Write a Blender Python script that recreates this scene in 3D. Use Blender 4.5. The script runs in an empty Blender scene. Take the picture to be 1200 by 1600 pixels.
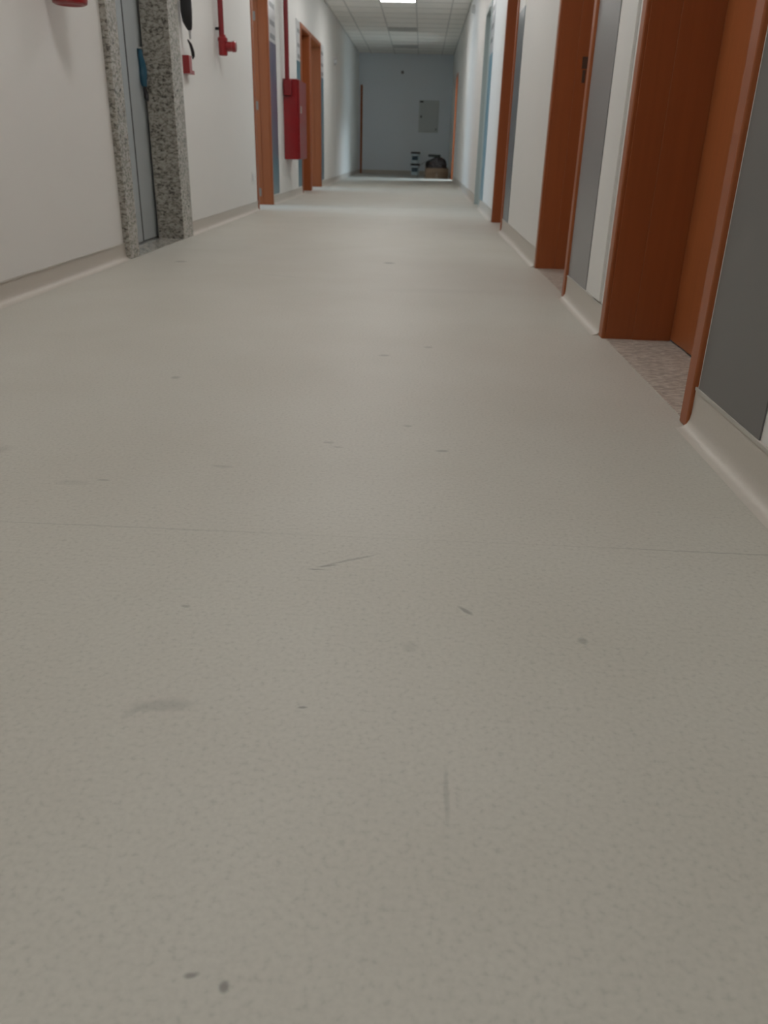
import bpy, bmesh, math, random
from mathutils import Vector, Matrix, noise

random.seed(7)
S = bpy.context.scene
COL = S.collection
PI = math.pi
W = 2.53            # corridor width
H = 2.95            # ceiling height
YB, YE = -3.2, 24.5 # rear and far end walls

# ------------------------------------------------------------------ camera
cd = bpy.data.cameras.new('camera'); cam = bpy.data.objects.new('camera', cd); COL.objects.link(cam)
cd.sensor_fit = 'VERTICAL'; cd.sensor_height = 36.0; cd.lens = 1250 / 1600 * 36.0
cd.clip_start = 0.02; cd.clip_end = 80
R_ = ((0.9987563, 0.0435887, 0.0242040), (0.0400586, -0.4125301, -0.9100627), (-0.0296837, 0.9099005, -0.4137632))
cam.matrix_world = Matrix(((R_[0][0], -R_[1][0], -R_[2][0], 1.78898),
                           (R_[0][1], -R_[1][1], -R_[2][1], 0.0),
                           (R_[0][2], -R_[1][2], -R_[2][2], 0.65654),
                           (0, 0, 0, 1)))
cd.dof.use_dof = True; cd.dof.focus_distance = 1.6; cd.dof.aperture_fstop = 6.5
S.camera = cam

# ------------------------------------------------------------------ world, exposure
wd = bpy.data.worlds.new('world'); S.world = wd; wd.use_nodes = True
bg = wd.node_tree.nodes['Background']; bg.inputs[0].default_value = (0.55, 0.70, 1.0, 1); bg.inputs[1].default_value = 0.3
S.view_settings.view_transform = 'Standard'; S.view_settings.look = 'None'
S.view_settings.gamma = 1.0; S.view_settings.use_curve_mapping = False
S.view_settings.exposure = 0.0
try:
    S.cycles.max_bounces = 10; S.cycles.diffuse_bounces = 8; S.cycles.use_denoising = True
    S.cycles.sample_clamp_indirect = 4.0
except Exception: pass

LAMP = 19.8            # ceiling fixtures
LAMP_COL = (1.0, 0.98, 0.955)
DAY_COL = (0.52, 0.78, 1.0)

# daylight through the windows of the rooms whose doors stand open
def daylight(name, loc, rz, sx, sz, power):
    l = bpy.data.lights.new(name, 'AREA'); l.shape = 'RECTANGLE'; l.size = sx; l.size_y = sz
    l.energy = power; l.color = DAY_COL
    o = bpy.data.objects.new(name, l); COL.objects.link(o); o.location = loc
    o.rotation_euler = (PI / 2, 0, rz)
    return o
daylight('window_daylight', (-3.16, 9.85, 1.45), -PI / 2, 1.7, 1.3, 78)
daylight('window_daylight', (-3.16, 14.75, 1.45), -PI / 2, 1.7, 1.3, 75)
daylight('window_daylight', (W + 3.16, 20.8, 1.45), PI / 2, 1.4, 1.3, 30)
# added fill light in the unseen far right room, brightens the corridor end
l = bpy.data.lights.new('added_room_fill', 'AREA'); l.shape = 'SQUARE'; l.size = 1.2; l.energy = 350; l.color = (0.72, 0.88, 1.0)
o = bpy.data.objects.new('added_room_fill', l); COL.objects.link(o); o.location = (W + 1.5, 21.5, 2.74)

# ------------------------------------------------------------------ materials
def srgb(r, g, b):
    f = lambda c: (c / 255) / 12.92 if c / 255 <= 0.04045 else ((c / 255 + 0.055) / 1.055) ** 2.4
    return (f(r), f(g), f(b), 1)

def mat(name, col, rough=0.5, spec=0.5, metal=0.0, var=0.0, vscale=8.0, bump=0.0, bscale=60.0, coat=0.0):
    m = bpy.data.materials.new(name); m.use_nodes = True
    nt = m.node_tree; b = nt.nodes['Principled BSDF']
    b.inputs['Base Color'].default_value = col; b.inputs['Roughness'].default_value = rough
    b.inputs['Specular IOR Level'].default_value = spec; b.inputs['Metallic'].default_value = metal
    b.inputs['Coat Weight'].default_value = coat
    if var or bump:
        tc = nt.nodes.new('ShaderNodeTexCoord')
    if var:
        n = nt.nodes.new('ShaderNodeTexNoise'); n.inputs['Scale'].default_value = vscale; n.inputs['Detail'].default_value = 4
        nt.links.new(tc.outputs['Object'], n.inputs['Vector'])
        mx = nt.nodes.new('ShaderNodeMix'); mx.data_type = 'RGBA'
        mx.inputs['A'].default_value = tuple(c * (1 - var) for c in col[:3]) + (1,)
        mx.inputs['B'].default_value = tuple(min(1, c * (1 + var)) for c in col[:3]) + (1,)
        nt.links.new(n.outputs['Fac'], mx.inputs['Factor']); nt.links.new(mx.outputs['Result'], b.inputs['Base Color'])
    if bump:
        n2 = nt.nodes.new('ShaderNodeTexNoise'); n2.inputs['Scale'].default_value = bscale; n2.inputs['Detail'].default_value = 3
        nt.links.new(tc.outputs['Object'], n2.inputs['Vector'])
        bp = nt.nodes.new('ShaderNodeBump'); bp.inputs['Strength'].default_value = bump; bp.inputs['Distance'].default_value = 0.002
        nt.links.new(n2.outputs['Fac'], bp.inputs['Height']); nt.links.new(bp.outputs['Normal'], b.inputs['Normal'])
    return m

def granite(name, light, dark, mid, scale=55.0, rough=0.3, lo=0.42, hi=0.52, stretch=(1, 1, 1)):
    m = mat(name, light, rough)
    nt = m.node_tree; b = nt.nodes['Principled BSDF']
    tc = nt.nodes.new('ShaderNodeTexCoord'); mp = nt.nodes.new('ShaderNodeMapping'); mp.inputs['Scale'].default_value = stretch
    nt.links.new(tc.outputs['Object'], mp.inputs['Vector'])
    n = nt.nodes.new('ShaderNodeTexNoise'); n.inputs['Scale'].default_value = scale; n.inputs['Detail'].default_value = 5; n.inputs['Roughness'].default_value = 0.62
    n.inputs['Distortion'].default_value = 0.6
    nt.links.new(mp.outputs['Vector'], n.inputs['Vector'])
    cr = nt.nodes.new('ShaderNodeValToRGB'); e = cr.color_ramp.elements
    e[0].position = lo; e[0].color = dark; e[1].position = hi; e[1].color = light
    x = e.new((lo + hi) / 2); x.color = mid
    nt.links.new(n.outputs['Fac'], cr.inputs['Fac']); nt.links.new(cr.outputs['Color'], b.inputs['Base Color'])
    return m

def wood_mat(name, col):
    m = mat(name, col, 0.42)
    nt = m.node_tree; b = nt.nodes['Principled BSDF']
    tc = nt.nodes.new('ShaderNodeTexCoord'); mp = nt.nodes.new('ShaderNodeMapping'); mp.inputs['Scale'].default_value = (40, 40, 1.6)
    nt.links.new(tc.outputs['Object'], mp.inputs['Vector'])
    n = nt.nodes.new('ShaderNodeTexNoise'); n.inputs['Scale'].default_value = 1.6; n.inputs['Detail'].default_value = 5
    nt.links.new(mp.outputs['Vector'], n.inputs['Vector'])
    mx = nt.nodes.new('ShaderNodeMix'); mx.data_type = 'RGBA'
    mx.inputs['A'].default_value = tuple(c * 0.86 for c in col[:3]) + (1,)
    mx.inputs['B'].default_value = tuple(c * 1.12 for c in col[:3]) + (1,)
    nt.links.new(n.outputs['Fac'], mx.inputs['Factor']); nt.links.new(mx.outputs['Result'], b.inputs['Base Color'])
    return m

def floor_mat():
    col = (0.475, 0.462, 0.415, 1)
    m = mat('vinyl_floor', col, 0.5, 0.4)
    nt = m.node_tree; b = nt.nodes['Principled BSDF']; L = nt.links
    tc = nt.nodes.new('ShaderNodeTexCoord')
    # fine chips of the vinyl
    n = nt.nodes.new('ShaderNodeTexNoise'); n.inputs['Scale'].default_value = 130; n.inputs['Detail'].default_value = 3
    L.new(tc.outputs['Object'], n.inputs['Vector'])
    cr = nt.nodes.new('ShaderNodeValToRGB'); e = cr.color_ramp.elements
    e[0].position = 0.30; e[0].color = tuple(c * 0.87 for c in col[:3]) + (1,)
    e[1].position = 0.62; e[1].color = tuple(c * 1.04 for c in col[:3]) + (1,)
    k = e.new(0.40); k.color = tuple(c * 0.97 for c in col[:3]) + (1,)
    L.new(n.outputs['Fac'], cr.inputs['Fac'])
    # soft patches of dirt
    n2 = nt.nodes.new('ShaderNodeTexNoise'); n2.inputs['Scale'].default_value = 2.2; n2.inputs['Detail'].default_value = 5
    L.new(tc.outputs['Object'], n2.inputs['Vector'])
    cr2 = nt.nodes.new('ShaderNodeValToRGB'); e = cr2.color_ramp.elements
    e[0].position = 0.3; e[0].color = (0.955, 0.945, 0.93, 1); e[1].position = 0.7; e[1].color = (1.02, 1.02, 1.02, 1)
    L.new(n2.outputs['Fac'], cr2.inputs['Fac'])
    mu = nt.nodes.new('ShaderNodeMix'); mu.data_type = 'RGBA'; mu.blend_type = 'MULTIPLY'; mu.inputs['Factor'].default_value = 1
    L.new(cr.outputs['Color'], mu.inputs['A']); L.new(cr2.outputs['Color'], mu.inputs['B'])
    last = mu.outputs['Result']
    # scuffs and specks: x, y, half length, half width, angle, strength
    dn = nt.nodes.new('ShaderNodeTexNoise'); dn.inputs['Scale'].default_value = 70; dn.inputs['Detail'].default_value = 2
    L.new(tc.outputs['Object'], dn.inputs['Vector'])
    ds = nt.nodes.new('ShaderNodeVectorMath'); ds.operation = 'SUBTRACT'; ds.inputs[1].default_value = (0.5, 0.5, 0.5)
    L.new(dn.outputs['Color'], ds.inputs[0])
    dm = nt.nodes.new('ShaderNodeVectorMath'); dm.operation = 'SCALE'; dm.inputs['Scale'].default_value = 0.006
    L.new(ds.outputs[0], dm.inputs[0])
    da = nt.nodes.new('ShaderNodeVectorMath'); da.operation = 'ADD'
    L.new(tc.outputs['Object'], da.inputs[0]); L.new(dm.outputs[0], da.inputs[1])
    marks = [(1.655, 1.211, .014, .0025, .30, .45), (1.695, 1.237, .040, .0022, .50, .35), (1.636, 1.197, .013, .0015, .05, .5),
             (1.885, 1.083, .013, .0030, -.85, .5), (1.617, .459, .0055, .0020, .2, .55), (1.649, .449, .0040, .0040, 0, .6),
             (2.055, 1.012, .006, .006, 0, .35), (1.664, .828, .005, .0018, 0, .55), (1.485, .818, .034, .0085, .15, .22),
             (1.452, .803, .014, .004, .9, .15), (1.845, .69, .0030, .030, 0, .22), (1.866, 1.81, .013, .005, .1, .40),
             (1.590, 1.84, .012, .005, 0, .30), (1.615, 1.81, .012, .004, -.2, .25), (1.78, 1.99, .010, .006, 0, .30),
             (1.685, 2.76, .016, .010, 0, .35), (1.84, 2.91, .014, .010, 0, .35), (1.61, 5.23, .03, .028, 0, .5),
             (1.06, 2.38, .012, .012, 0, .35), (.35, 5.0, .03, .02, 0, .45), (1.14, 1.55, .012, .004, 0, .3),
             (1.08, 1.53, .03, .010, 0, .12), (1.90, 4.2, .25, .05, .1, .06), (1.02, 4.55, .12, .012, -.4, .10),
             (1.37, 1.655, .022, .006, -.1, .2), (1.45, 1.06, .006, .003, 0, .35), (1.80, .975, .010, .010, 0, .14),
             (.82, 1.70, .04, .02, .5, .18), (2.45, 1.322, .30, .0016, -.01, .28), (1.25, 1.33, .30, .0014, 0, .22), (1.72, 1.326, .40, .0012, 0, .10)]
    for (x, y, a, c, ang, st) in marks:
        mp = nt.nodes.new('ShaderNodeMapping'); mp.vector_type = 'TEXTURE'
        mp.inputs['Location'].default_value = (x, y, 0); mp.inputs['Rotation'].default_value = (0, 0, ang)
        mp.inputs['Scale'].default_value = (a * 1.5, c * 1.8, 1)
        L.new(da.outputs[0], mp.inputs['Vector'])
        g = nt.nodes.new('ShaderNodeTexGradient'); g.gradient_type = 'SPHERICAL'; L.new(mp.outputs['Vector'], g.inputs['Vector'])
        mr = nt.nodes.new('ShaderNodeMapRange'); mr.inputs['From Max'].default_value = 0.55; mr.inputs['To Max'].default_value = st
        L.new(g.outputs['Fac'], mr.inputs['Value'])
        mx = nt.nodes.new('ShaderNodeMix'); mx.data_type = 'RGBA'
        mx.inputs['B'].default_value = (0.10, 0.095, 0.09, 1)
        L.new(mr.outputs['Result'], mx.inputs['Factor']); L.new(last, mx.inputs['A']); last = mx.outputs['Result']
    L.new(last, b.inputs['Base Color'])
    nb = nt.nodes.new('ShaderNodeTexNoise'); nb.inputs['Scale'].default_value = 260; L.new(tc.outputs['Object'], nb.inputs['Vector'])
    bu = nt.nodes.new('ShaderNodeBump'); bu.inputs['Strength'].default_value = 0.25; bu.inputs['Distance'].default_value = 0.0006
    L.new(nb.outputs['Fac'], bu.inputs['Height']); L.new(bu.outputs['Normal'], b.inputs['Normal'])
    return m

M = {}
M['wall'] = mat('wall_paint', (0.71, 0.705, 0.685, 1), 0.55, 0.35, var=0.015, vscale=3, bump=0.15, bscale=90)
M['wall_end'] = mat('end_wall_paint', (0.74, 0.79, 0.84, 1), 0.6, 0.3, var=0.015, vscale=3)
M['floor'] = floor_mat()
M['base'] = mat('vinyl_skirting', (0.50, 0.465, 0.415, 1), 0.45, 0.45, var=0.05, vscale=120)
M['base_trim'] = mat('skirting_trim', (0.46, 0.44, 0.40, 1), 0.4, 0.45, var=0.02)
M['tile'] = mat('ceiling_tile', (0.88, 0.86, 0.82, 1), 0.9, 0.2, var=0.03, vscale=90, bump=0.4, bscale=200)
M['grid'] = mat('ceiling_grid_metal', (0.58, 0.57, 0.54, 1), 0.5, 0.4, var=0.01)
M['wood'] = wood_mat('orange_wood_laminate', (0.30, 0.082, 0.022, 1))
M['wood_leaf'] = wood_mat('orange_wood_leaf', (0.33, 0.098, 0.030, 1))
M['granite'] = granite('speckled_grey_granite', (0.42, 0.405, 0.365, 1), (0.06, 0.056, 0.05, 1), (0.27, 0.255, 0.22, 1), 40, 0.25, 0.35, 0.58, (1, 1, 1.7))
M['granite_sill'] = granite('mottled_beige_granite', (0.55, 0.52, 0.46, 1), (0.25, 0.22, 0.19, 1), (0.35, 0.315, 0.275, 1), 30, 0.4, 0.36, 0.58, (1.0, 3.0, 1))
M['lift_metal'] = mat('blue_grey_brushed_steel', (0.46, 0.50, 0.52, 1), 0.4, 0.5, 0.35, var=0.03, vscale=4)
M['dark_gap'] = mat('dark_rubber', (0.02, 0.02, 0.022, 1), 0.7)
M['steel'] = mat('satin_steel', (0.55, 0.54, 0.52, 1), 0.3, 0.5, 0.9, var=0.02)
M['hinge'] = mat('dull_hinge_metal', (0.26, 0.22, 0.19, 1), 0.45, 0.5, 0.3, var=0.05)
M['strike'] = mat('dark_bronze_metal', (0.09, 0.055, 0.04, 1), 0.4, 0.5, 0.3, var=0.05)
M['red'] = mat('gloss_red_paint', (0.26, 0.006, 0.010, 1), 0.3, 0.5, var=0.06, vscale=12, coat=0.4)
M['red_dark'] = mat('dark_red_paint', (0.20, 0.008, 0.012, 1), 0.4, 0.5, var=0.05)
M['black'] = mat('black_plastic', (0.016, 0.016, 0.018, 1), 0.5, 0.4, var=0.1)
M['white_pl'] = mat('white_plastic', (0.68, 0.68, 0.66, 1), 0.4, 0.5, var=0.01)
M['grey_sign'] = mat('pale_grey_sign_face', (0.50, 0.51, 0.52, 1), 0.3, 0.5, var=0.02)
M['picto'] = mat('grey_pictogram', (0.20, 0.21, 0.22, 1), 0.4, var=0.05)
M['grey_leaf'] = mat('grey_green_painted_metal', (0.40, 0.46, 0.46, 1), 0.4, 0.5, var=0.02)
M['warm_grey'] = mat('charcoal_grey_panel', (0.145, 0.14, 0.138, 1), 0.4, 0.5, var=0.03, vscale=3)
M['mid_grey'] = mat('mid_grey_panel', (0.225, 0.224, 0.224, 1), 0.35, 0.5, var=0.06, vscale=3)
M['slate'] = mat('slate_blue_panel', (0.085, 0.115, 0.135, 1), 0.3, 0.5, var=0.05)
M['teal'] = mat('teal_panel', (0.055, 0.15, 0.20, 1), 0.3, 0.5, var=0.05)
M['light_teal'] = mat('light_teal_panel', (0.13, 0.28, 0.36, 1), 0.3, 0.5, var=0.04)
M['film'] = mat('blue_plastic_film', (0.05, 0.17, 0.26, 1), 0.35, 0.5, var=0.15, vscale=20)
M['film_dark'] = mat('dark_tape', (0.05, 0.05, 0.055, 1), 0.5, var=0.1)
M['cardboard'] = mat('brown_cardboard', (0.14, 0.095, 0.062, 1), 0.8, 0.2, var=0.12, vscale=6)
M['tape'] = mat('packing_tape', (0.17, 0.12, 0.08, 1), 0.3, 0.5, var=0.05)
M['cloth'] = mat('dark_charcoal_cloth', (0.05, 0.045, 0.046, 1), 0.85, 0.2, var=0.3, vscale=9)
M['cloth_b'] = mat('faded_black_sheet', (0.020, 0.022, 0.020, 1), 0.7, 0.2, var=0.2, vscale=9)
M['bucket'] = mat('pale_blue_white_bucket', (0.70, 0.83, 0.90, 1), 0.4, 0.5, var=0.04)
M['bucket_lbl'] = mat('blue_bucket_label', (0.05, 0.12, 0.20, 1), 0.4, 0.5, var=0.2, vscale=25)
M['panel_metal'] = mat('grey_panel_metal', (0.50, 0.54, 0.54, 1), 0.4, 0.5, var=0.02)
def gradient_panel():
    m = mat('indigo_to_teal_panel', (0.09, 0.10, 0.17, 1), 0.3)
    nt = m.node_tree; b = nt.nodes['Principled BSDF']
    tc = nt.nodes.new('ShaderNodeTexCoord'); sp = nt.nodes.new('ShaderNodeSeparateXYZ')
    nt.links.new(tc.outputs['Object'], sp.inputs[0])
    cr = nt.nodes.new('ShaderNodeValToRGB'); e = cr.color_ramp.elements
    e[0].position = 0.50; e[0].color = (0.055, 0.15, 0.20, 1); e[1].position = 1.0; e[1].color = (0.085, 0.09, 0.15, 1)
    nt.links.new(sp.outputs['Z'], cr.inputs['Fac']); nt.links.new(cr.outputs['Color'], b.inputs['Base Color'])
    return m
M['indigo'] = gradient_panel()
def emit(name, col, st):
    m = bpy.data.materials.new(name); m.use_nodes = True; nt = m.node_tree
    b = nt.nodes['Principled BSDF']; b.inputs['Base Color'].default_value = (0.8, 0.8, 0.8, 1)
    b.inputs['Emission Color'].default_value = col + (1,); b.inputs['Emission Strength'].default_value = st
    return m
M['lamp_on'] = emit('lit_diffuser', LAMP_COL, LAMP)
M['lamp_off'] = mat('unlit_diffuser', (0.48, 0.47, 0.44, 1), 0.4, 0.5, var=0.02)
def glass():
    m = mat('clear_glass', (0.9, 0.95, 0.95, 1), 0.05); b = m.node_tree.nodes['Principled BSDF']
    b.inputs['Transmission Weight'].default_value = 0.9; return m
M['glass'] = glass()

# ------------------------------------------------------------------ mesh helpers
def box(bm, x0, x1, y0, y1, z0, z1):
    v = [bm.verts.new((x, y, z)) for z in (z0, z1) for y in (y0, y1) for x in (x0, x1)]
    for f in ((0, 2, 3, 1), (4, 5, 7, 6), (0, 1, 5, 4), (2, 6, 7, 3), (0, 4, 6, 2), (1, 3, 7, 5)):
        bm.faces.new([v[i] for i in f])
def lathe(bm, prof, cx=0, cy=0, cz=0, n=28, axis='Z'):
    rings = []
    for r, h in prof:
        ring = []
        for i in range(n):
            a = 2 * PI * i / n; u, w = r * math.cos(a), r * math.sin(a)
            p = (cx + u, cy + w, cz + h) if axis == 'Z' else ((cx + h, cy + u, cz + w) if axis == 'X' else (cx + u, cy + h, cz + w))
            ring.append(bm.verts.new(p))
        rings.append(ring)
    for a, b in zip(rings, rings[1:]):
        for i in range(n): bm.faces.new((a[i], a[(i + 1) % n], b[(i + 1) % n], b[i]))
    if prof[0][0] > 1e-6: bm.faces.new(rings[0][::-1])
    if prof[-1][0] > 1e-6: bm.faces.new(rings[-1])
def tube(bm, pts, r, n=12, rads=None):
    pts = [Vector(p) for p in pts]; rings = []; up = None
    for i, p in enumerate(pts):
        t = (pts[min(i + 1, len(pts) - 1)] - pts[max(i - 1, 0)]).normalized()
        if up is None: up = t.orthogonal().normalized()
        up = (up - t * up.dot(t)).normalized(); s = t.cross(up); rr = rads[i] if rads else r
        rings.append([bm.verts.new(p + rr * (math.cos(2 * PI * k / n) * up + math.sin(2 * PI * k / n) * s)) for k in range(n)])
    for a, b in zip(rings, rings[1:]):
        for i in range(n): bm.faces.new((a[i], a[(i + 1) % n], b[(i + 1) % n], b[i]))
    bm.faces.new(rings[0][::-1]); bm.faces.new(rings[-1])
def obj(name, bm, m, parent=None, bevel=0.0, smooth=False, seg=2):
    bmesh.ops.recalc_face_normals(bm, faces=bm.faces)
    me = bpy.data.meshes.new(name); bm.to_mesh(me); bm.free(); me.materials.append(m)
    o = bpy.data.objects.new(name, me); COL.objects.link(o)
    if parent: o.parent = parent; o.location = -Vector(parent['_org']) if '_org' in parent else (0, 0, 0)
    if bevel:
        md = o.modifiers.new('bevel', 'BEVEL'); md.width = bevel; md.segments = seg; md.limit_method = 'ANGLE'; md.angle_limit = math.radians(40)
    if smooth:
        for p in me.polygons: p.use_smooth = True
        md = o.modifiers.new('es', 'EDGE_SPLIT'); md.split_angle = math.radians(38)
    return o
def bobj(name, m, parent, *boxes, bevel=0.0):
    bm = bmesh.new()
    for b in boxes: box(bm, *b)
    return obj(name, bm, m, parent, bevel)
# things are modelled in room coordinates; the empty sits at the thing's base
def thing(name, label, cat, loc, group=None, kind=None):
    o = bpy.data.objects.new(name, None); COL.objects.link(o); o.empty_display_size = 0.1
    o.location = loc; o['_org'] = tuple(loc)
    if label: o['label'] = label
    if cat: o['category'] = cat
    if group: o['group'] = group
    if kind: o['kind'] = kind
    return o
def struct(o, label=None):
    o['kind'] = 'structure'
    if label: o['label'] = label
    return o

# ------------------------------------------------------------------ shell: openings per wall (y0, y1 of outer casing)
HT = 2.20
LT, RT = 0.20, 0.29       # wall thickness left / right
open_l = [(5.005, 6.525), (9.36, 10.36), (12.98, 13.98), (14.03, 15.44)]
open_r = [(2.06, 3.22), (4.09, 5.24), (7.60, 8.68), (10.74, 11.66), (20.35, 21.30)]
def wall_boxes(x0, x1, ops, inset=0.02):
    r = []; y = YB
    for a, b in ops:
        a2, b2 = a + inset, b - inset
        r.append((x0, x1, y, a2, 0, H + 0.1)); r.append((x0, x1, a2, b2, HT + 0.02, H + 0.1)); y = b2
    r.append((x0, x1, y, YE, 0, H + 0.1)); return r
struct(bobj('wall_left', M['wall'], None, *wall_boxes(-LT, 0, open_l)), 'long off-white corridor wall on the left with the lift and red fire equipment')
struct(bobj('wall_right', M['wall'], None, *wall_boxes(W, W + RT, open_r)), 'long off-white corridor wall on the right with orange wooden doors')
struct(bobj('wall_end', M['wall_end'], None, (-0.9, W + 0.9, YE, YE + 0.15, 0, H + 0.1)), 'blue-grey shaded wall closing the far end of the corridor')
struct(bobj('wall_rear', M['wall'], None, (-0.3, W + 0.3, YB - 0.15, YB, 0, H + 0.1)))
bm = bmesh.new()
vs = [bm.verts.new(p) for p in ((-3.6, YB - .2, 0), (W + 3.6, YB - .2, 0), (W + 3.6, YE + .9, 0), (-3.6, YE + .9, 0), (-3.6, YB - .2, -.1), (W + 3.6, YB - .2, -.1), (W + 3.6, YE + .9, -.1), (-3.6, YE + .9, -.1))]
for f in ((0, 1, 2, 3), (7, 6, 5, 4), (0, 4, 5, 1), (1, 5, 6, 2), (2, 6, 7, 3), (3, 7, 4, 0)): bm.faces.new([vs[i] for i in f])
struct(obj('floor', bm, M['floor']), 'pale beige-grey speckled vinyl floor with scuffs')

# ceiling: square tiles in an exposed grid
T0 = 0.335; TS = 0.625; TY0 = 16.15 - 32 * TS
def row_y(k): return TY0 + k * TS
rows = range(int((YE - TY0) / TS) + 2)
lit_rows = [31, 26, 21, 16, 11, 6]; dark_rows = [37, 42]
bm = bmesh.new(); box(bm, -0.02, W + 0.02, YB, YE, H + 0.06, H + 0.1)
xs = [T0 - TS, T0, T0 + TS, T0 + 2 * TS, T0 + 3 * TS, T0 + 4 * TS]
for k in range(-1, 45):
    y0, y1 = max(row_y(k), YB), min(row_y(k + 1), YE)
    if y1 - y0 < 0.03: continue
    for i in range(5):
        if i == 2 and k in lit_rows + dark_rows: continue
        a, b_ = max(xs[i], 0), min(xs[i + 1], W)
        box(bm, a + .010, b_ - .010, y0 + .010, y1 - .010, H + 0.004, H + 0.02)
struct(obj('ceiling', bm, M['tile']), 'suspended ceiling of square off-white tiles')
bm = bmesh.new()
for x in xs[1:5]: box(bm, x - .012, x + .012, YB, YE, H, H + .03)
for k in range(-1, 46):
    y = row_y(k)
    if YB < y < YE: box(bm, 0, W, y - .012, y + .012, H + .0006, H + .03)
for x0, x1 in ((0, .022), (W - .022, W)): box(bm, x0, x1, YB, YE, H - .001, H + .02)
struct(obj('trim_1', bm, M['grid']), 'thin metal grid carrying the ceiling tiles')

# coved vinyl skirting, one mesh per side
def skirting(name, side, segs, h, label):
    bm = bmesh.new()
    prof = [(0.042, 0.0006), (0.030, 0.0022), (0.020, 0.006), (0.012, 0.013), (0.007, 0.024), (0.005, 0.040), (0.005, h), (0.0, h + .001)]
    for y0, y1 in segs:
        rr = []
        for y in (y0, y1):
            rr.append([bm.verts.new(((d if side < 0 else W - d), y, z)) for d, z in prof])
        for i in range(len(prof) - 1): bm.faces.new((rr[0][i], rr[0][i + 1], rr[1][i + 1], rr[1][i]))
        for r in rr:
            c = bm.verts.new((0.0 if side < 0 else W, r[0].co.y, 0)); bm.faces.new([c] + r)
    return struct(obj(name, bm, M['base'], smooth=True), label)
def segs_of(ops, pad=0.0):
    y = YB; r = []
    for a, b in ops: r.append((y, a)); y = b
    r.append((y, YE)); return [s for s in r if s[1] - s[0] > 0.06]
gl = [(5.03, 6.50)] + open_l[1:]
gr = open_r[:]
skirting('baseboard_left', -1, segs_of(gl), 0.092, 'beige coved vinyl skirting along the left wall')
skirting('baseboard_right', 1, segs_of(gr), 0.108, 'beige coved vinyl skirting along the right wall')
def trim(name, side, segs, h, label):
    b = []
    for y0, y1 in segs:
        b.append((0, .0075, y0, y1, h, h + .008) if side < 0 else (W - .0075, W, y0, y1, h, h + .008))
    return struct(bobj(name, M['base_trim'], None, *b), label)
trim('trim_2', -1, segs_of(gl), 0.088, 'thin capping strip on the left skirting')
trim('trim_3', 1, segs_of(gr), 0.104, 'thin capping strip on the right skirting')
struct(bobj('baseboard_end', M['base'], None, (0.0, W, YE - .008, YE, 0, .10)), 'skirting along the far end wall')

# side rooms behind the open doors
def side_room(side, y0, y1, wy0, wy1):
    x_in = -LT if side < 0 else W + RT
    x_far = x_in + side * 2.96
    X = lambda a, b: (min(a, b), max(a, b))
    b = []
    xa, xb = X(x_in, x_far + side * .2)
    b += [(xa, xb, y0 - .12, y0, 0, 2.9), (xa, xb, y1, y1 + .12, 0, 2.9), (xa, xb, y0 - .12, y1 + .12, 2.8, 2.9)]
    xc, xd = X(x_far, x_far + side * .15)
    b += [(xc, xd, y0, wy0, 0, 2.8), (xc, xd, wy1, y1, 0, 2.8), (xc, xd, wy0, wy1, 0, .8), (xc, xd, wy0, wy1, 2.1, 2.8)]
    return struct(bobj('wall_side_room', M['wall'], None, *b), 'white walls of the room beyond an open door')
side_room(-1, 8.6, 11.6, 9.0, 10.7)
side_room(-1, 12.9, 16.4, 13.9, 15.6)
side_room(1, 19.7, 22.2, 20.1, 21.5)

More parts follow.
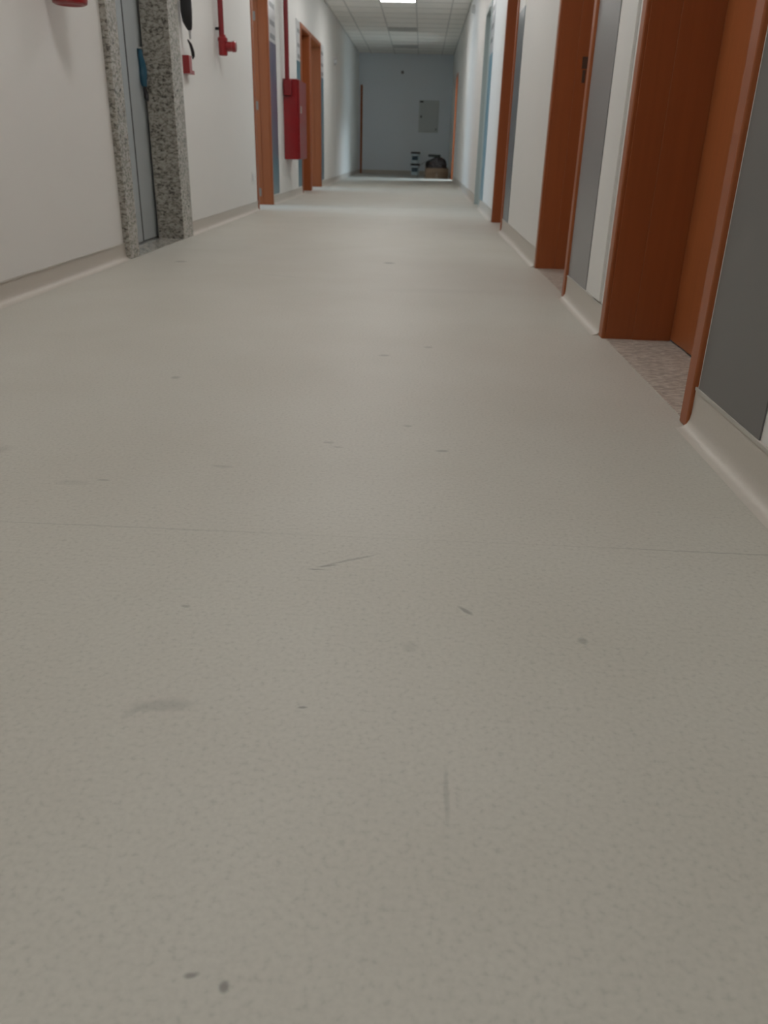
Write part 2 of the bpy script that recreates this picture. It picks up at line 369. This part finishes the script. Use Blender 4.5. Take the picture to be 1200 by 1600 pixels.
# ------------------------------------------------------------------ doors
def door(n, side, y0, y1, label, leaf='closed', depth=None, m='wood', mleaf='wood_leaf', sill='granite_sill', hinges=False, strike=False, casing_w=.06, leaf_x=None):
    t = thing('door_%d' % n, label, None, ((0 if side < 0 else W), (y0 + y1) / 2, 0), kind='structure')
    depth = depth or (LT if side < 0 else RT - .04)
    def bx(d0, d1, a, b, z0, z1):      # d: distance into the wall (negative: into corridor)
        xa, xb = ((-d1, -d0) if side < 0 else (W + d0, W + d1))
        return (xa, xb, a, b, z0, z1)
    cw, pr = casing_w, .014
    zt = HT
    # architrave
    bobj('architrave', M[m], t, bx(-pr, .004, y0, y0 + cw, 0, zt + .04), bx(-pr, .004, y1 - cw, y1, 0, zt + .04),
         bx(-pr, .004, y0 + cw - .001, y1 - cw + .001, zt - .02, zt + .04), bevel=.005)
    # lining in two steps, far and near jamb and head
    i0, i1, zz = y0 + cw, y1 - cw, zt - .02
    s1 = .105
    bobj('jamb', M[m], t, bx(.001, s1, i1 - .004, y1 - .018, 0, zz + .02), bx(s1 - .001, depth, i1 - .0095, y1 - .018, 0, zz + .02), bevel=.0015)
    bobj('jamb', M[m], t, bx(.001, s1, y0 + .018, i0 + .004, 0, zz + .02), bx(s1 - .001, depth, y0 + .018, i0 + .0095, 0, zz + .02), bevel=.0015)
    bobj('door_head', M[m], t, bx(.001, s1, i0 + .005, i1 - .005, zz - .004, zz + .04), bx(s1 - .001, depth, i0 + .010, i1 - .010, zz - .010, zz + .04), bevel=.0015)
    if sill: bobj('threshold', M[sill], t, bx(.002, depth + .06, i0 - .03, i1 + .03, -.01, .002))
    lx = leaf_x if leaf_x is not None else depth - .002
    if leaf == 'closed':
        lf = bobj('door_leaf', M[mleaf], t, bx(lx, lx + .038, i0 + .011, i1 - .011, .008, zz - .012), bevel=.002)
        hy = i0 + .075
        bm = bmesh.new(); sx = -1 if side > 0 else 1
        X0 = W + lx if side > 0 else -lx
        lathe(bm, [(.026, 0), (.026, sx * .008), (.010, sx * .010), (.010, sx * .045)], X0, hy, 1.05, 20, 'X')
        tube(bm, [(X0 + sx * .042, hy - .006, 1.05), (X0 + sx * .045, hy + .05, 1.05), (X0 + sx * .043, hy + .115, 1.048)], .009)
        h = obj('lever_handle', bm, M['steel'], lf, smooth=True); h.location = (0, 0, 0)
    elif leaf == 'open':               # swung into the side room, parked beside the near jamb
        d0 = depth + .01
        lf = bobj('door_leaf', M[mleaf], t, bx(d0, d0 + (i1 - i0) - .02, i1 + .004, i1 + .042, .008, zz - .012), bevel=.002)
        bm = bmesh.new(); sx = 1 if side > 0 else -1
        X0 = (W if side > 0 else 0) + sx * (d0 + (i1 - i0) - .09)
        lathe(bm, [(.026, 0), (.026, -.008), (.010, -.010), (.010, -.045)], X0, i1 + .004, 1.05, 20, 'Y')
        tube(bm, [(X0, i1 - .040, 1.05), (X0 - sx * .06, i1 - .041, 1.05), (X0 - sx * .115, i1 - .04, 1.048)], .009)
        h = obj('lever_handle', bm, M['steel'], lf, smooth=True); h.location = (0, 0, 0)
    if hinges:
        for hz in (.14, 1.07, 1.96):
            bobj('hinge', M['hinge'], t, bx(depth - .055, depth + .004, i1 - .0125, i1 - .0085, hz - .045, hz + .045),
                 bx(depth - .004, depth + .010, i1 - .018, i1 - .0085, hz - .045, hz + .045), bevel=.001)
    if strike:
        bobj('strike_plate', M['strike'], t, bx(.135, .165, i1 - .0115, i1 - .0085, 1.09, 1.15), bevel=.001)
        bobj('latch_bolt_hole', M['strike'], t, bx(.142, .160, i1 - .0120, i1 - .0088, 1.02, 1.085), bevel=.001)
    return t
door(1, 1, 2.06, 3.22, 'closed orange wooden door nearest on the right with a granite threshold')
door(2, 1, 4.09, 5.24, 'second orange wooden door on the right, closed', strike=True)
door(3, 1, 7.60, 8.68, 'third orange wooden door on the right', sill=None)
door(4, 1, 10.74, 11.66, 'grey-green metal door further down the right wall', m='grey_leaf', mleaf='grey_leaf', sill=None, leaf_x=.10)
door(5, 1, 20.35, 21.30, 'furthest orange wooden doorway on the right', leaf='open', sill=None)
door(6, -1, 9.36, 10.36, 'open orange wooden doorway with hinges on the left past the lift, daylight on its floor', leaf='open', sill=None, hinges=True, depth=.18)
door(7, -1, 12.98, 13.98, 'closed orange wooden door on the left just past the red hose cabinet', sill=None)
door(8, -1, 14.03, 15.44, 'open wide orange wooden doorway on the left beside its twin', leaf='open', sill=None)
struct(bobj('trim_4', M['wood'], None, (0.05, .108, YE - .03, YE - .001, 0, 2.21), bevel=.004), 'upright brown wooden strip in the far left corner')

# ------------------------------------------------------------------ lift entrance
t = thing('elevator_entrance', 'lift entrance with speckled grey granite surround and blue-grey steel doors', 'elevator', (0, 5.66, 0))
bobj('granite_pier', M['granite'], t, (-.16, .035, 5.03, 5.20, 0, 2.215), bevel=.004)
bobj('granite_pier', M['granite'], t, (-.16, .035, 6.24, 6.50, 0, 2.215), bevel=.004)
bobj('granite_lintel', M['granite'], t, (-.16, .035, 5.201, 6.239, 2.10, 2.215), bevel=.004)
bobj('sill', M['granite'], t, (-.30, .034, 5.201, 6.239, -.01, .004))
bobj('door_track', M['steel'], t, (-.19, -.13, 5.17, 6.23, .002, .007))
SEAM = 5.885
dp = bobj('door_panel', M['lift_metal'], t, (-.185, -.162, 5.05, SEAM, .012, 2.12), bevel=.003)
dp2 = bobj('door_panel', M['lift_metal'], t, (-.205, -.175, SEAM + .045, 6.30, .012, 2.12), bevel=.003)
bobj('door_gap', M['dark_gap'], t, (-.200, -.170, SEAM - .001, SEAM + .047, .012, 2.12))
# shaft behind, so nothing shows through
struct(bobj('wall_lift_shaft', M['wall'], None, (-.34, -.31, 4.9, 6.56, 0, 2.3), (-.34, -.201, 4.86, 4.94, 0, 2.3), (-.34, -.201, 6.52, 6.60, 0, 2.3), (-.34, -.201, 4.9, 6.56, 2.27, 2.34)))

# blue film and tape hanging at the lift door edge
t = thing('protective_film', 'strip of blue plastic film curling off the edge of the lift door', 'plastic film', (-.15, 6.17, .93))
def film(z0, z1, x0, wdt, yb, amp, n=14):
    bm = bmesh.new(); R = []
    for i in range(n + 1):
        s = i / n; z = z0 + (z1 - z0) * s
        row = []
        for j in range(5):
            u = j / 4
            row.append(bm.verts.new((x0 + wdt * (u - .5) * (.6 + .4 * math.sin(PI * min(1, s * 1.2))) - .012 * s, yb - amp * math.sin(PI * u) - .006 * math.sin(9 * s), z)))
        R.append(row)
    for a, b in zip(R, R[1:]):
        for j in range(4): bm.faces.new((a[j], a[j + 1], b[j + 1], b[j]))
    r = bmesh.ops.solidify(bm, geom=bm.faces[:], thickness=.0015)
    return bm
obj('film_strip', film(1.005, 1.235, -.152, .060, 6.190, .020), M['film'], t, smooth=True)
obj('dark_tape', film(.915, 1.010, -.140, .035, 6.192, .014), M['film_dark'], t, smooth=True)
bobj('clip', M['steel'], t, (-.168, -.142, 6.166, 6.196, 1.232, 1.242), bevel=.002)

# ------------------------------------------------------------------ fire extinguisher on its bracket
t = thing('fire_extinguisher', 'red fire extinguisher hung on the left wall nearer than the lift', 'fire extinguisher', (.105, 4.35, 1.235))
ex, ey, ez = .105, 4.35, 1.235
bm = bmesh.new(); lathe(bm, [(0, .012), (.050, .010), (.066, 0), (.078, .006), (.081, .02), (.081, .40), (.074, .435), (.05, .462), (.028, .475), (.022, .50)], ex, ey, ez, 40)
obj('cylinder_body', bm, M['red'], t, smooth=True)
bm = bmesh.new(); lathe(bm, [(.016, .50), (.016, .53), (.010, .54)], ex, ey, ez, 20); box(bm, ex - .012, ex + .012, ey - .09, ey + .02, ez + .535, ez + .55); box(bm, ex - .010, ex + .010, ey - .10, ey + .02, ez + .565, ez + .577)
obj('valve_head', bm, M['steel'], t)
bm = bmesh.new(); tube(bm, [(ex, ey + .02, ez + .52), (ex + .02, ey + .10, ez + .51), (ex + .03, ey + .115, ez + .42), (ex + .03, ey + .105, ez + .22)], .009)
obj('hose', bm, M['black'], t, smooth=True)
bobj('wall_bracket', M['steel'], t, (0.0, .024, ey - .02, ey + .02, ez + .05, ez + .50), (.0, .030, ey - .05, ey + .05, ez + .30, ez + .33))

# black bundle and call point beside the granite
t = thing('hanging_sleeve', 'black tapering sleeve hanging on the left wall right beside the granite lift surround', 'sleeve', (.05, 6.66, 1.41))
bm = bmesh.new()
bx_, by_ = .055, 6.655
tube(bm, [(bx_ + .01, by_ + .03, 1.405), (bx_ + .006, by_ + .025, 1.425), (bx_, by_ + .01, 1.46), (bx_, by_, 1.52), (bx_, by_, 1.60), (bx_, by_, 1.80), (bx_, by_, 2.0), (bx_ - .01, by_, 2.04)],
     .04, 16, [.014, .024, .036, .041, .040, .038, .032, .012])
obj('sleeve_body', bm, M['black'], t, smooth=True)
bobj('wall_hook', M['steel'], t, (0, .05, by_ - .006, by_ + .006, 2.03, 2.045), (.044, .05, by_ - .006, by_ + .006, 2.03, 2.06))
bm = bmesh.new(); tube(bm, [(bx_ + .01, by_ + .03, 1.41), (bx_ + .006, by_ + .035, 1.385), (bx_ + .006, by_ + .04, 1.35)], .012, 12, [.011, .010, .008]); obj('pale_tip', bm, M['grey_sign'], t, smooth=True)

t = thing('fire_call_point', 'small red fire alarm call point with a black cord, left wall past the lift', 'call point', (0, 6.74, 1.125))
bobj('red_housing', M['red'], t, (0, .050, 6.66, 6.74, 1.125, 1.245), (0, .050, 6.74, 6.80, 1.125, 1.152), bevel=.004)
bobj('pale_cover', M['white_pl'], t, (0.002, .046, 6.741, 6.80, 1.153, 1.245), bevel=.003)
bm = bmesh.new(); tube(bm, [(.040, 6.70, 1.345), (.048, 6.74, 1.32), (.052, 6.775, 1.275), (.050, 6.79, 1.248), (.047, 6.77, 1.236)], .008, 12, [.005, .011, .013, .012, .010])
obj('black_cord', bm, M['black'], t, smooth=True)

# red standpipe with fitting
t = thing('red_pipe', 'red vertical pipe ending in a stubby tee fitting on the left wall', 'pipe', (.05, 7.80, 1.34))
bm = bmesh.new(); lathe(bm, [(.023, 1.49), (.023, 2.94)], .046, 7.80, 0, 18); obj('pipe_run', bm, M['red_dark'], t, smooth=True)
bm = bmesh.new(); lathe(bm, [(.030, 1.345), (.038, 1.352), (.038, 1.45), (.043, 1.455), (.043, 1.475), (.028, 1.49), (.028, 1.50)], .052, 7.80, 0, 24); obj('valve_body', bm, M['red'], t, smooth=True)
bm = bmesh.new(); lathe(bm, [(.034, .03), (.038, .04), (.038, .080), (.042, .083), (.042, .108), (.036, .113)], .052, 7.80, 1.415, 24, 'X'); obj('outlet_cap', bm, M['red'], t, smooth=True)
bobj('pipe_clip', M['black'], t, (0, .030, 7.772, 7.80, 1.535, 1.555), bevel=.001)

# hose cabinet with its supply pipe
t = thing('hose_cabinet', 'tall red fire hose cabinet fed by a red pipe on the left wall', 'cabinet', (0, 11.62, .49))
bobj('cabinet_body', M['red'], t, (0.0, .185, 11.35, 12.02, .495, 1.425), bevel=.006)
dr = bobj('cabinet_door', M['red'], t, (.186, .204, 11.36, 12.01, .505, 1.415), bevel=.004)
g = bobj('latch', M['steel'], dr, (.2045, .222, 11.40, 11.45, 1.04, 1.12), bevel=.003); g.location = (0, 0, 0)
bm = bmesh.new(); lathe(bm, [(.029, 1.40), (.029, 2.94)], .062, 11.31, 0, 20); obj('supply_pipe', bm, M['red_dark'], t, smooth=True)
bobj('pipe_coupling', M['red_dark'], t, (.015, .115, 11.285, 11.352, 1.235, 1.415), bevel=.012)

# wall socket
t = thing('wall_socket', 'small pale wall socket low beside the open left doorway', 'socket', (0, 9.12, .28))
bobj('plate', M['white_pl'], t, (0, .009, 9.06, 9.14, .28, .40), bevel=.003)
bobj('socket_face', M['grey_sign'], t, (.0088, .012, 9.075, 9.125, .305, .375), bevel=.001)

# ------------------------------------------------------------------ coloured boards beside the doors
def board(side, y0, y1, colm, label, zb=.11, zm=1.74, zt=2.24, sign='grey_sign', marks=True, name='wall_board'):
    t = thing(name, label, 'wall board', (0 if side < 0 else W, (y0 + y1) / 2, zb), 'coloured boards beside the doors')
    def bx(d0, d1, a, b, z0, z1): return ((d0, d1, a, b, z0, z1) if side < 0 else (W - d1, W - d0, a, b, z0, z1))
    bobj('colour_panel', M[colm], t, bx(0, .004, y0, y1, zb, zm), bevel=.001)
    if zt > zm: 
        sp = bobj('sign_plate', M[sign], t, bx(0, .0035, y0, y1, zm + .002, zt), bevel=.001)
        if marks:
            for z in (1.80, 1.935, 2.11):
                bobj('pictogram', M['picto'], t, bx(.0035, .005, y0 + .10, y1 - .06, z - .025, z + .025))
    return t
board(1, 1.64, 2.045, 'warm_grey', 'charcoal grey wall board beside the nearest right-hand wooden door', sign='warm_grey', marks=False)
board(1, 3.63, 4.075, 'mid_grey', 'mid grey wall board between the first two wooden doors on the right', sign='mid_grey', marks=False)
board(1, 7.15, 7.585, 'slate', 'slate blue wall board with pale top beside the third wooden door on the right', zm=1.67, sign='white_pl', marks=False)
board(1, 10.28, 10.725, 'light_teal', 'light teal wall board beside the grey-green door on the right', zm=1.66)
board(-1, 10.375, 10.86, 'indigo', 'indigo and teal wall board just past the open left doorway with hinges')
board(-1, 12.60, 12.965, 'teal', 'teal wall board with pale sign top behind the red hose cabinet', marks=True)
board(-1, 15.455, 15.90, 'teal', 'narrow-looking teal wall board past the pair of left doorways')

# white cable duct between board and first door
t = bobj('cable_duct', M['white_pl'], None, (W - .012, W, 3.30, 3.44, .118, 2.94), bevel=.002)
t['label'] = 'flat white vertical cable duct on the right wall beside the nearest door frame'; t['category'] = 'duct'

# ------------------------------------------------------------------ ceiling lights
def light_panel(k, on, label):
    y0, y1 = row_y(k), row_y(k + 1); x0, x1 = xs[2], xs[3]
    t = thing('ceiling_light', label, 'ceiling light', ((x0 + x1) / 2, (y0 + y1) / 2, H), 'square ceiling light panels')
    f = .022
    bobj('frame', M['white_pl'] if on else M['lamp_off'], t, (x0 + .013, x1 - .013, y0 + .013, y0 + f, H - .002, H + .03), (x0 + .013, x1 - .013, y1 - f, y1 - .013, H - .002, H + .03),
         (x0 + .013, x0 + f, y0 + f, y1 - f, H - .002, H + .03), (x1 - f, x1 - .013, y0 + f, y1 - f, H - .002, H + .03))
    bobj('diffuser', M['lamp_on'] if on else M['lamp_off'], t, (x0 + f, x1 - f, y0 + f, y1 - f, H + .002, H + .02))
    return t
light_panel(31, True, 'lit square ceiling light panel glowing white at the top edge of the picture')
for k in (26, 21, 16, 11, 6): light_panel(k, True, 'lit square ceiling light panel nearer than the top edge of the picture')
light_panel(37, False, 'unlit square ceiling light panel, the nearer of the two dark ones')
light_panel(42, False, 'unlit square ceiling light panel close to the far end wall')

# small devices high on the walls
def sensor(loc, nrm, label):
    t = thing('wall_sensor', label, 'sensor', loc)
    x, y, z = loc; bm = bmesh.new()
    if nrm == 'y': lathe(bm, [(.038, 0), (.038, -.02), (.025, -.04), (.0, -.045)], x, y, z, 24, 'Y')
    elif nrm == 'x': lathe(bm, [(.06, 0), (.06, .03), (.045, .055), (.0, .06)], x, y, z, 24, 'X')
    else: lathe(bm, [(.06, 0), (.06, -.03), (.045, -.055), (.0, -.06)], x, y, z, 24, 'X')
    obj('sensor_body', bm, M['white_pl'] if nrm == 'X' else M['grey_sign'] if nrm == 'x' else M['picto'], t, smooth=True)
sensor((1.175, YE, 2.53), 'y', 'small round sensor high on the far end wall')
sensor((0.0, 17.8, 2.18), 'x', 'small round device on the left wall past the teal board')
sensor((W, 14.84, 2.69), 'X', 'small round device high on the right wall beyond the grey-green door')

# ------------------------------------------------------------------ far end: electrical panel, buckets, carton, heap
t = thing('electrical_panel', 'flush grey metal electrical panel on the far end wall', 'electrical panel', (1.925, YE, 1.08))
bobj('frame', M['panel_metal'], t, (1.655, 2.20, YE - .020, YE, 1.08, 1.875), bevel=.004)
d_ = bobj('panel_door', M['panel_metal'], t, (1.685, 2.17, YE - .034, YE - .021, 1.115, 1.84), bevel=.004)
q = bobj('dark_label', M['black'], d_, (1.675, 1.775, YE - .037, YE - .0345, 1.815, 1.855)); q.location = (0, 0, 0)
q = bobj('latch', M['black'], d_, (1.70, 1.74, YE - .048, YE - .0345, 1.44, 1.50), bevel=.004); q.location = (0, 0, 0)
q = bobj('hinge', M['picto'], d_, (2.12, 2.16, YE - .042, YE - .0345, 1.14, 1.19), bevel=.003); q.location = (0, 0, 0)

def bucket(z, label):
    t = thing('paint_bucket', label, 'bucket', (1.61, 24.05, z), 'two stacked paint buckets')
    bm = bmesh.new(); lathe(bm, [(0, .004), (.102, 0), (.108, .012), (.118, .24), (.118, .255)], 1.61, 24.05, z, 32); obj('pail', bm, M['bucket'], t, smooth=True)
    bm = bmesh.new(); lathe(bm, [(.124, .245), (.128, .25), (.128, .285), (.120, .292), (0, .292)], 1.61, 24.05, z, 32); obj('lid', bm, M['black'], t, smooth=True)
    bm = bmesh.new(); n = 14; R0 = []; 
    for i in range(n + 1):
        a = -PI / 2 - .9 + 1.5 * i / n; r = .1165
        R0.append((bm.verts.new((1.61 + r * math.cos(a), 24.05 + r * math.sin(a), z + .09)), bm.verts.new((1.61 + (r + .003) * math.cos(a), 24.05 + (r + .003) * math.sin(a), z + .19))))
    for a, b in zip(R0, R0[1:]): bm.faces.new((a[0], b[0], b[1], a[1]))
    bmesh.ops.solidify(bm, geom=bm.faces[:], thickness=-.002)
    obj('label_band', bm, M['bucket_lbl'], t, smooth=True)
    bm = bmesh.new(); tube(bm, [(1.61 + .12 * math.cos(a), 24.05 - .10 * math.sin(a) * .4 - .08, z + .235 - .10 * math.sin(a)) for a in [PI * i / 10 for i in range(11)]], .003, 6)
    obj('bail_handle', bm, M['steel'], t)
bucket(0.0, 'lower white paint bucket with black lid standing on the floor by the end wall')
bucket(0.293, 'upper white paint bucket with black lid stacked on the lower one')

t = thing('carton', 'open brown cardboard carton on the floor at the far right', 'carton', (2.17, 21.85, 0))
bobj('carton_body', M['cardboard'], t, (1.88, 2.46, 21.62, 22.10, 0.002, .235), bevel=.006)
bobj('flap', M['cardboard'], t, (1.885, 2.455, 21.585, 21.617, .13, .236), bevel=.002)
bobj('tape_strip', M['tape'], t, (2.14, 2.20, 21.617, 21.6195, .01, .125))

def heap(name, m, cx, cy, z0, sx, sy, sz, seed, pw=2.0):
    bm = bmesh.new(); bmesh.ops.create_icosphere(bm, subdivisions=5, radius=1.0)
    for v in bm.verts:
        p = v.co.copy(); z = max(p.z, -0.05)
        k = 1 + .30 * noise.noise(p * 1.6 + Vector((seed, 0, 0))) + .12 * noise.noise(p * 4.5 + Vector((0, seed, 0))) + .035 * noise.noise(p * 13)
        v.co = Vector((cx + p.x * sx * k, cy + p.y * sy * k, min(z0 + (z + .05) * sz * k, .484)))
    return obj(name, bm, m, smooth=False)
t = thing('cloth_heap', 'crumpled dark charcoal cloth heaped on top of the brown carton', 'cloth', (2.15, 21.86, .237))
h = heap('cloth_body', M['cloth'], 2.15, 21.86, .240, .285, .20, .23, 3.1)
h.parent = t; h.location = -Vector(t['_org'])
for p in h.data.polygons: p.use_smooth = True
# greenish flap sliding off the left side towards the buckets
bm = bmesh.new(); R = []
pts = [(2.05, .42), (1.95, .405), (1.87, .365), (1.79, .325), (1.73, .275), (1.70, .22), (1.705, .16), (1.695, .10), (1.70, .04), (1.68, .006)]
for i, (x, z) in enumerate(pts):
    R.append([bm.verts.new((x + .02 * noise.noise(Vector((i * .7, j * .9, 0))), 21.66 + j * .06 + .03 * math.sin(i), z + .02 * noise.noise(Vector((i * .5, j, 4))) * (z > .05))) for j in range(6)])
for a, b in zip(R, R[1:]):
    for j in range(5): bm.faces.new((a[j], a[j + 1], b[j + 1], b[j]))
bmesh.ops.solidify(bm, geom=bm.faces[:], thickness=.004)
o = obj('loose_flap', bm, mat('dark_teal_sheet', (0.05, 0.065, 0.07, 1), .5, var=.3, vscale=8), t, smooth=True); o['label'] = 'dark greenish flap hanging to the floor'
# folded stiff sheet lying on the heap
bm = bmesh.new(); box(bm, 1.945, 2.25, 21.74, 21.97, .485, .545)
o = obj('folded_sheet', bm, M['cloth_b'], bevel=.014); o['label'] = 'flat black folded sheet lying on top of the dark cloth heap'; o['category'] = 'sheet'

for o in bpy.data.objects:
    if '_org' in o: del o['_org']
